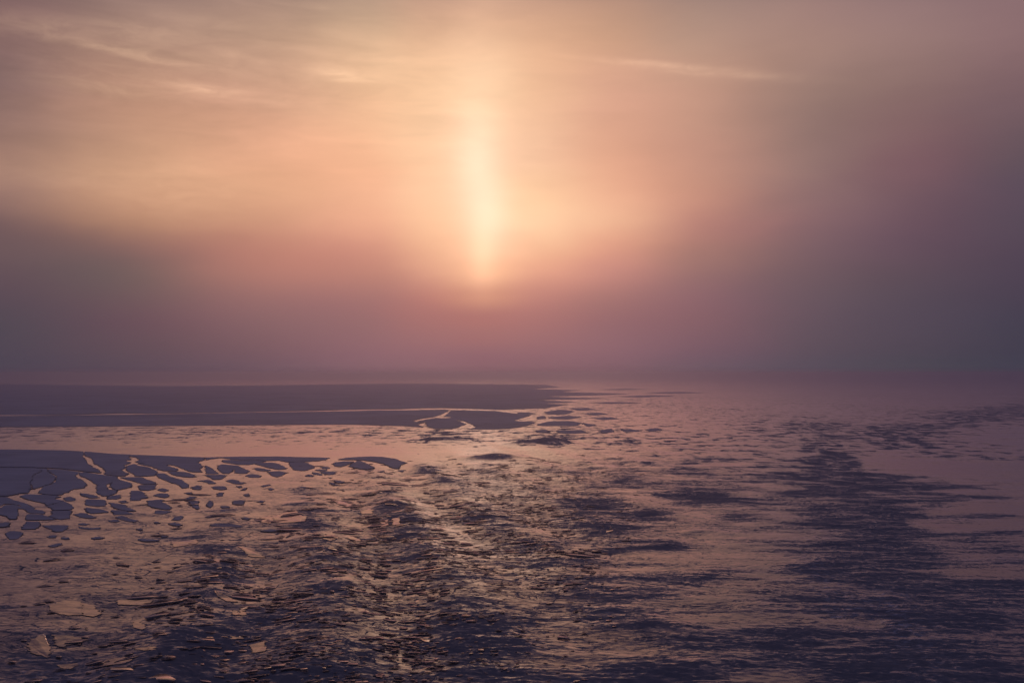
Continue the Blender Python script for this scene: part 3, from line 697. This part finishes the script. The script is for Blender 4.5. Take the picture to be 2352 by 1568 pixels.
 (R2, [(-4500,380),(-2900,386),(-2340,383),(-1900,385),(-1500,374),(-1300,376),(-800,368),(-500,362),(-200,357),(0,351),(200,346),(400,345),(560,339),(700,338),(900,343),(1100,350),(1200,345),(1400,338),(1520,318),(1560,314),(1380,306),(1620,298),(1500,290),(1330,284),(1700,276),(1820,270),(1560,264),(1400,258),(1750,250),(1980,240),(1700,232),(1500,226),(1650,215),(1300,206),(1500,196),(1400,178),(900,172),(500,168),(100,172),(-400,180),(-1300,186),(-2340,172),(-4500,165)], 'vast far slate ice sheet fading into the mist above a thin bright line'),
 (R2, [(-4500,392),(-2900,392),(-2340,393),(-1800,387),(-1300,381),(-700,370),(-300,364),(0,360),(250,353),(400,354),(700,348),(740,353),(700,375),(640,398),(540,413),(485,428),(560,440),(520,450),(560,470),(400,460),(0,450),(-1500,462),(-2340,468),(-4500,474)], 'long slate ice sheet along the far bank of the bright channel'),
 (R2, [(760,352),(1050,358),(1180,374),(1300,384),(1250,402),(1180,425),(1330,435),(1270,460),(1150,480),(960,485),(870,484),(930,470),(900,450),(830,425),(780,420),(860,447),(760,482),(640,480),(590,465),(580,440),(520,428),(640,407),(720,408),(765,402),(710,395),(730,376)], 'far slate sheet with ragged bright cuts beyond the crests'),
 (R2, [(1340,450),(1420,430),(1550,425),(1650,440),(1600,460),(1450,460),(1370,460)], None),
 (R2, [(1480,490),(1640,488),(1680,505),(1560,515),(1490,510)], None),
 (R2, [(1760,490),(1850,480),(1870,500),(1800,508)], None),
 (R2, [(1915,490),(1980,480),(2050,495),(1960,505)], None),
 (R2, [(2085,485),(2160,475),(2200,490),(2120,498)], None),
 (R2, [(1210,366),(1290,368),(1330,378),(1230,380)], None),
 (R2, [(1390,365),(1500,348),(1600,360),(1540,380),(1420,382)], None),
 (R2, [(1420,400),(1560,390),(1650,400),(1560,415),(1450,412)], None),
 (R2, [(1650,442),(1750,450),(1700,465)], None),
 (R2, [(1330,490),(1400,485),(1420,500),(1360,505)], None),
 (R2, [(1560,340),(1680,335),(1740,348),(1640,356)], None),
 (R2, [(1660,375),(1760,368),(1830,380),(1730,388)], None),
 (R2, [(1720,405),(1850,400),(1900,412),(1790,420)], None),
 (R2, [(1880,258),(2100,250),(2300,256),(2050,264)], 'long thin far floe fading in the mist beyond the end of the far sheet'),
 (R2, [(1700,300),(1900,296),(2060,302),(1850,308)], 'thin misty floe below the ragged end of the far sheet'),
 (R2, [(2080,232),(2300,226),(2500,232),(2250,238)], 'faintest thin floe, farthest right in the mist'),
 (R2, [(1750,210),(1950,205),(2100,209),(1900,214)], 'faint hairline floe highest in the mist right of centre'),
 (R2, [(1340,398),(1390,392),(1400,410),(1350,415)], None),
]
ANCHOR = {'broad smooth': 'the broad smooth left sheet', 'forked': 'the fork-notched floe', 'trapezoid': 'the trapezoid floe', 'boot,': 'the boot-shaped floe',
          'tongue': 'the long slanting tongue floe', 'lone squarish': 'the lone squarish floe', 'thin straight': 'the lone straight sliver', 'long slate strip': 'the long strip',
          'pierced': 'the floe with a hole', 'wedge-like': 'the wedge-like floe', 'bowl': 'the bowl-shaped floe', 'fan-shaped': 'the fan-shaped floe',
          'compact slate floe alone': 'the lone compact floe', 'rightmost dark': 'the rightmost dark sheet', 'ragged bright cuts': 'the ragged far sheet', 'widens': 'the wide left floe', 'directly below the boot': 'the flat oval floe', 'two winding leads': 'the floe between two leads', 'oval slate floe tucked': 'the tucked oval floe', 'long slate ice sheet': 'the far bank sheet'}
anch = []
for tr, pts, lab in FL:
    for kx_, nm in ANCHOR.items():
        if lab and kx_ in lab: anch.append((np.array(tr(pts)).mean(0), nm))
ORD = ['nearest', 'second', 'third', 'fourth', 'fifth', 'sixth', 'seventh', 'eighth', 'ninth', 'tenth', 'eleventh', 'twelfth', 'thirteenth', 'fourteenth', 'fifteenth']
rel = {}
for k, (tr, pts, lab) in enumerate(FL):
    if lab: continue
    c_ = np.array(tr(pts)).mean(0)
    dd = [math.hypot((c_[0] - p[0]), (c_[1] - p[1]) * 2.5) for p, _ in anch]
    i_ = int(np.argmin(dd)); p, nm = anch[i_]; dx, dy = c_[0] - p[0], (c_[1] - p[1]) * 2.5
    side = ('left' if dx < 0 else 'right') if abs(dx) > 2.2 * abs(dy) else ('above' if dy < 0 else 'below') if abs(dy) > 2.2 * abs(dx) else ('upper ' if dy < 0 else 'lower ') + ('left' if dx < 0 else 'right')
    rel.setdefault((nm, side), []).append((dd[i_], k))
AUTO = {}
for (nm, side), lst in rel.items():
    for r_, (_, k) in enumerate(sorted(lst)):
        q = np.array(FL[k][0](FL[k][1])); w, h = np.ptp(q[:, 0]), np.ptp(q[:, 1])
        w_ = 'tiny' if w * h < 150 else 'small' if w * h < 700 else 'medium' if w * h < 2500 else 'large'
        x_ = w / max(h, 1); s_ = 'sliver-thin' if x_ > 7 else 'narrow' if x_ > 3.6 else 'lens-shaped' if x_ > 2.2 else 'compact'
        where = {'above': 'above', 'below': 'below'}.get(side, 'on the %s of' % side)
        AUTO[k] = '%s %s slate floe, %s one %s %s' % (w_, s_, ORD[min(r_, 14)], where, nm)
for k, (tr, pts, lab) in enumerate(FL):
    q = tr(pts)
    big = lab and 'sheet' in lab
    o = make_floe('ice_sheet' if big else 'ice_floe', q, .085, M_FLOE, 100 + k, lift=.045 if big else .025)
    tag(o, lab or AUTO[k], 'ice sheet' if big else 'ice floe', 'slate ice sheets' if big else 'slate ice floes between the bright leads')

# ------------------------------------------------------------------ clear plates
PL = [
 (R8, [(770,950),(900,905),(1040,865),(1080,920),(1115,962),(1165,965),(1150,1020),(1000,1022),(810,1008),(790,965)], 'largest clear ice plate, pale and flat with a curled right edge'),
 (R8, [(640,950),(760,935),(790,985),(750,1015),(650,1000)], 'clear plate touching the left corner of the largest plate'),
 (R8, [(1460,760),(1580,765),(1725,802),(1640,825),(1540,800)], 'pointed bright plate on the dark slope beyond the largest plate'),
 (R8, [(1790,880),(1900,860),(1925,880),(1915,910),(1800,905)], 'small pale plate left of the steep dark crest'),
 (R8, [(1400,1200),(1480,1175),(1530,1210),(1440,1245),(1380,1225)], 'peach kite-shaped plate in the shard field'),
 (R8, [(1690,1170),(1810,1215),(1720,1222),(1640,1190)], 'narrow pale plate with a dark upper rim'),
 (R8, [(2020,990),(2110,985),(2100,1050),(2030,1055)], 'upright square plate, left one of the pair beside the dark gap'),
 (R8, [(2150,985),(2235,985),(2235,1060),(2165,1058)], 'upright square plate, right one of the pair beside the dark gap'),
]
R4 = lambda p: [(a / 2352 * 1000 * .784, (1500 + b / 2352 * 1000) * .784) for a, b in p]
PL += [
 (R4, [(1180,200),(1350,190),(1370,215),(1200,240)], 'pale straight-edged plate just above the first dark crest'),
 (R4, [(1640,235),(1740,250),(1830,290),(1720,290)], 'pinkish leaf-shaped plate on the first dark crest'),
 (R4, [(1475,345),(1510,332),(1525,350),(1500,360)], 'tiny light plate inside the dark crest'),
 (R4, [(810,595),(980,590),(1060,610),(1000,635),(810,625)], 'blunt rectangular plate with shaded left end'),
 (R4, [(340,650),(450,610),(560,615),(565,700),(470,710),(350,690)], 'broad flat plate left of the curled flap'),
 (R4, [(570,625),(640,640),(690,690),(640,712),(560,700)], 'curled flap of thin ice with a dark rounded rim'),
 (R4, [(915,750),(960,755),(1010,800),(980,812),(920,790)], 'small light plate with a hooked dark rim'),
 (R4, [(690,1035),(740,1010),(880,1015),(915,1040),(860,1065),(740,1058)], 'oval pale plate alone near the lower left'),
 (R4, [(190,900),(300,850),(350,930),(330,990),(220,965)], 'wide dull plate left of the lowest dark crest'),
 (R4, [(370,850),(500,850),(600,870),(420,920),(375,900)], 'sharp triangular plate overhanging dark water at lower left'),
 (R4, [(400,1030),(520,1020),(510,1058),(420,1050)], 'stacked layered plate fragment at the lower left'),
 (R4, [(1720,890),(1820,880),(1830,950),(1740,950)], 'faint squarish plate resting in the trough'),
 (R4, [(1615,665),(1640,668),(1635,695),(1605,690)], 'small light square plate beside the bent upright plate'),
 (R4, [(1650,650),(1715,635),(1690,665),(1680,695),(1645,690)], 'bent upright plate standing in the broken ice'),
 (R4, [(1590,850),(1670,835),(1665,850),(1600,860)], 'slim light plate in the dark shard field'),
 (R4, [(2200,190),(2260,165),(2330,185),(2250,200)], 'bright peach plate at the upper end of the second crest'),
 (R4, [(920,955),(1090,960),(1040,985),(930,970)], 'long wedge plate above the oval pale plate'),
 (R4, [(1480,560),(1640,610),(1560,615),(1490,590)], 'dark-backed wedge plate on the first crest'),
]
for k, (tr, pts, lab) in enumerate(PL):
    q = tr(pts)
    o = make_floe('ice_plate', q, .06, M_CLEAR, 300 + k, lift=.01, rnd=.1)
    tag(o, lab, 'ice plate', 'clear ice plates')

# ------------------------------------------------------------------ broken shards, too many to count
COVER = np.array([
 [0]*9,[0]*9,[0]*9,
 [0]*9,[0]*9,
 [0,0,0,0,.1,.0,0,0,0],
 [0,0,.02,.4,.5,.0,0,0,0],
 [.0,.03,.25,1,.7,.0,0,0,0],
 [.06,.12,.6,1,.7,0,0,0,0],
 [.12,.25,1,1,.3,0,0,0,0],
 [.2,.4,1,1,.1,0,0,0,0],
 [.4,.6,1,.7,.05,0,0,0,0]])
def SHCOV(X, Y):
    qx, qy = ground_q(X, Y)
    return bil(COVER, qx + 90 * perlin(X / 9, Y / 16, 31) + 40 * perlin(X / 3, Y / 6, 33), qy + 14 * perlin(X / 9, Y / 16, 32))
def shards(name, count, rmin, rmax, seed, size_k=1.0):
    rg = np.random.default_rng(seed)
    m = count
    r = np.sqrt(rg.random(m) * (rmax ** 2 - rmin ** 2) + rmin ** 2); a = rg.uniform(radians(-34), radians(14), m)
    X, Y = r * np.sin(a), r * np.cos(a)
    c_, s_, z_, e_, t_ = fields(X, Y)
    cl = sst(perlin(X / 3, Y / 5, 40), -.35, .25)
    keep = rg.random(m) < SHCOV(X, Y) * cl * (.42 / z_) ** 2
    X, Y, c_, z_, e_, t_ = [v[keep] for v in (X, Y, c_, z_, e_, t_)]
    n = len(X); print('shards', n)
    L = z_ * size_k * np.exp(rg.normal(-.55, .55, n)) * .5; L = np.clip(L, .06, 2.2)
    asp = rg.uniform(.3, .8, n)
    # long axis mostly across the view, following the wave train
    rot = rg.normal(0.05, .5, n) + .25 * np.sin((X + .22 * Y) * TRAIN_K)
    K = 6
    th = np.linspace(0, 2 * pi, K, endpoint=False)[None] + rg.uniform(-.38, .38, (n, K))
    rad = rg.uniform(.62, 1.05, (n, K))
    lx, ly = np.cos(th) * rad * L[:, None], np.sin(th) * rad * (L * asp)[:, None]
    wx = X[:, None] + lx * np.cos(rot)[:, None] - ly * np.sin(rot)[:, None]
    wy = Y[:, None] + lx * np.sin(rot)[:, None] + ly * np.cos(rot)[:, None]
    # float on the water: plane through the local slope plus own tilt
    e = .6
    def hh(x, y): 
        ph = height(x, y, c_ * .55, e_, np.cos((x + .22 * y - 2.0) * TRAIN_K + 1.1 * perlin(x / 14 + 3, y / 26, 5)), .5)
        return ph
    h0 = hh(X, Y); gx = (hh(X + e, Y) - hh(X - e, Y)) / (2 * e); gy = (hh(X, Y + e) - hh(X, Y - e)) / (2 * e)
    tl = np.radians(.6 + 4.0 * np.clip(c_, 0, 1.2) ** 1.5)
    gx = gx * .8 + rg.normal(0, 1, n) * tl; gy = gy * .8 + rg.normal(0, 1, n) * tl
    z = h0[:, None] + (wx - X[:, None]) * gx[:, None] + (wy - Y[:, None]) * gy[:, None] + (.02 + .04 * rg.random(n) + .02 * c_)[:, None]
    thk = (.008 + .012 * rg.random(n))[:, None]
    top = np.stack([wx, wy, z], -1); bot = np.stack([wx, wy, z - thk], -1)
    V = np.concatenate([top, bot], 1).reshape(-1, 3)
    b = (np.arange(n) * 2 * K)[:, None]
    caps = (b + np.arange(K)[None]).ravel()
    k = np.arange(K); k2 = (k + 1) % K
    side = (b[:, :, None] + np.stack([k, k + K, k2 + K, k2], -1)[None]).reshape(-1)
    o = mesh_np(name, V, np.concatenate([caps, side]), np.concatenate([np.full(n, K), np.full(n * K, 4)]), M_CLEAR)
    return o
s = shards('broken_ice_shards', 160000, 26, 150, 5)
tag(s, 'field of thin broken ice shards floating over the wake waves', None, kind='stuff')

# ------------------------------------------------------------------ haze
def haze():
    hx, y0, y1, z0, z1 = 11000, -10500, 10500, -1.6, 14.0
    V = [(-hx, y0, z0), (hx, y0, z0), (hx, y1, z0), (-hx, y1, z0), (-hx, y0, z1), (hx, y0, z1), (hx, y1, z1), (-hx, y1, z1)]
    Fc = [(0, 3, 2, 1), (4, 5, 6, 7), (0, 1, 5, 4), (1, 2, 6, 5), (2, 3, 7, 6), (3, 0, 4, 7)]
    me = bpy.data.meshes.new('haze'); me.from_pydata(V, [], Fc); me.update()
    o = bpy.data.objects.new('haze', me); COL.objects.link(o)
    m, n = material('sea_mist')
    pv = n.n('ShaderNodeVolumePrincipled')
    pv.inputs['Color'].default_value = (.72, .74, .95, 1)
    pv.inputs['Density'].default_value = .0016
    pv.inputs['Anisotropy'].default_value = .93
    out = n.n('ShaderNodeOutputMaterial'); n.put(out.inputs['Volume'], pv.outputs[0])
    me.materials.append(m)
    tag(o, 'pale even sea mist over the water', kind='stuff')
haze()
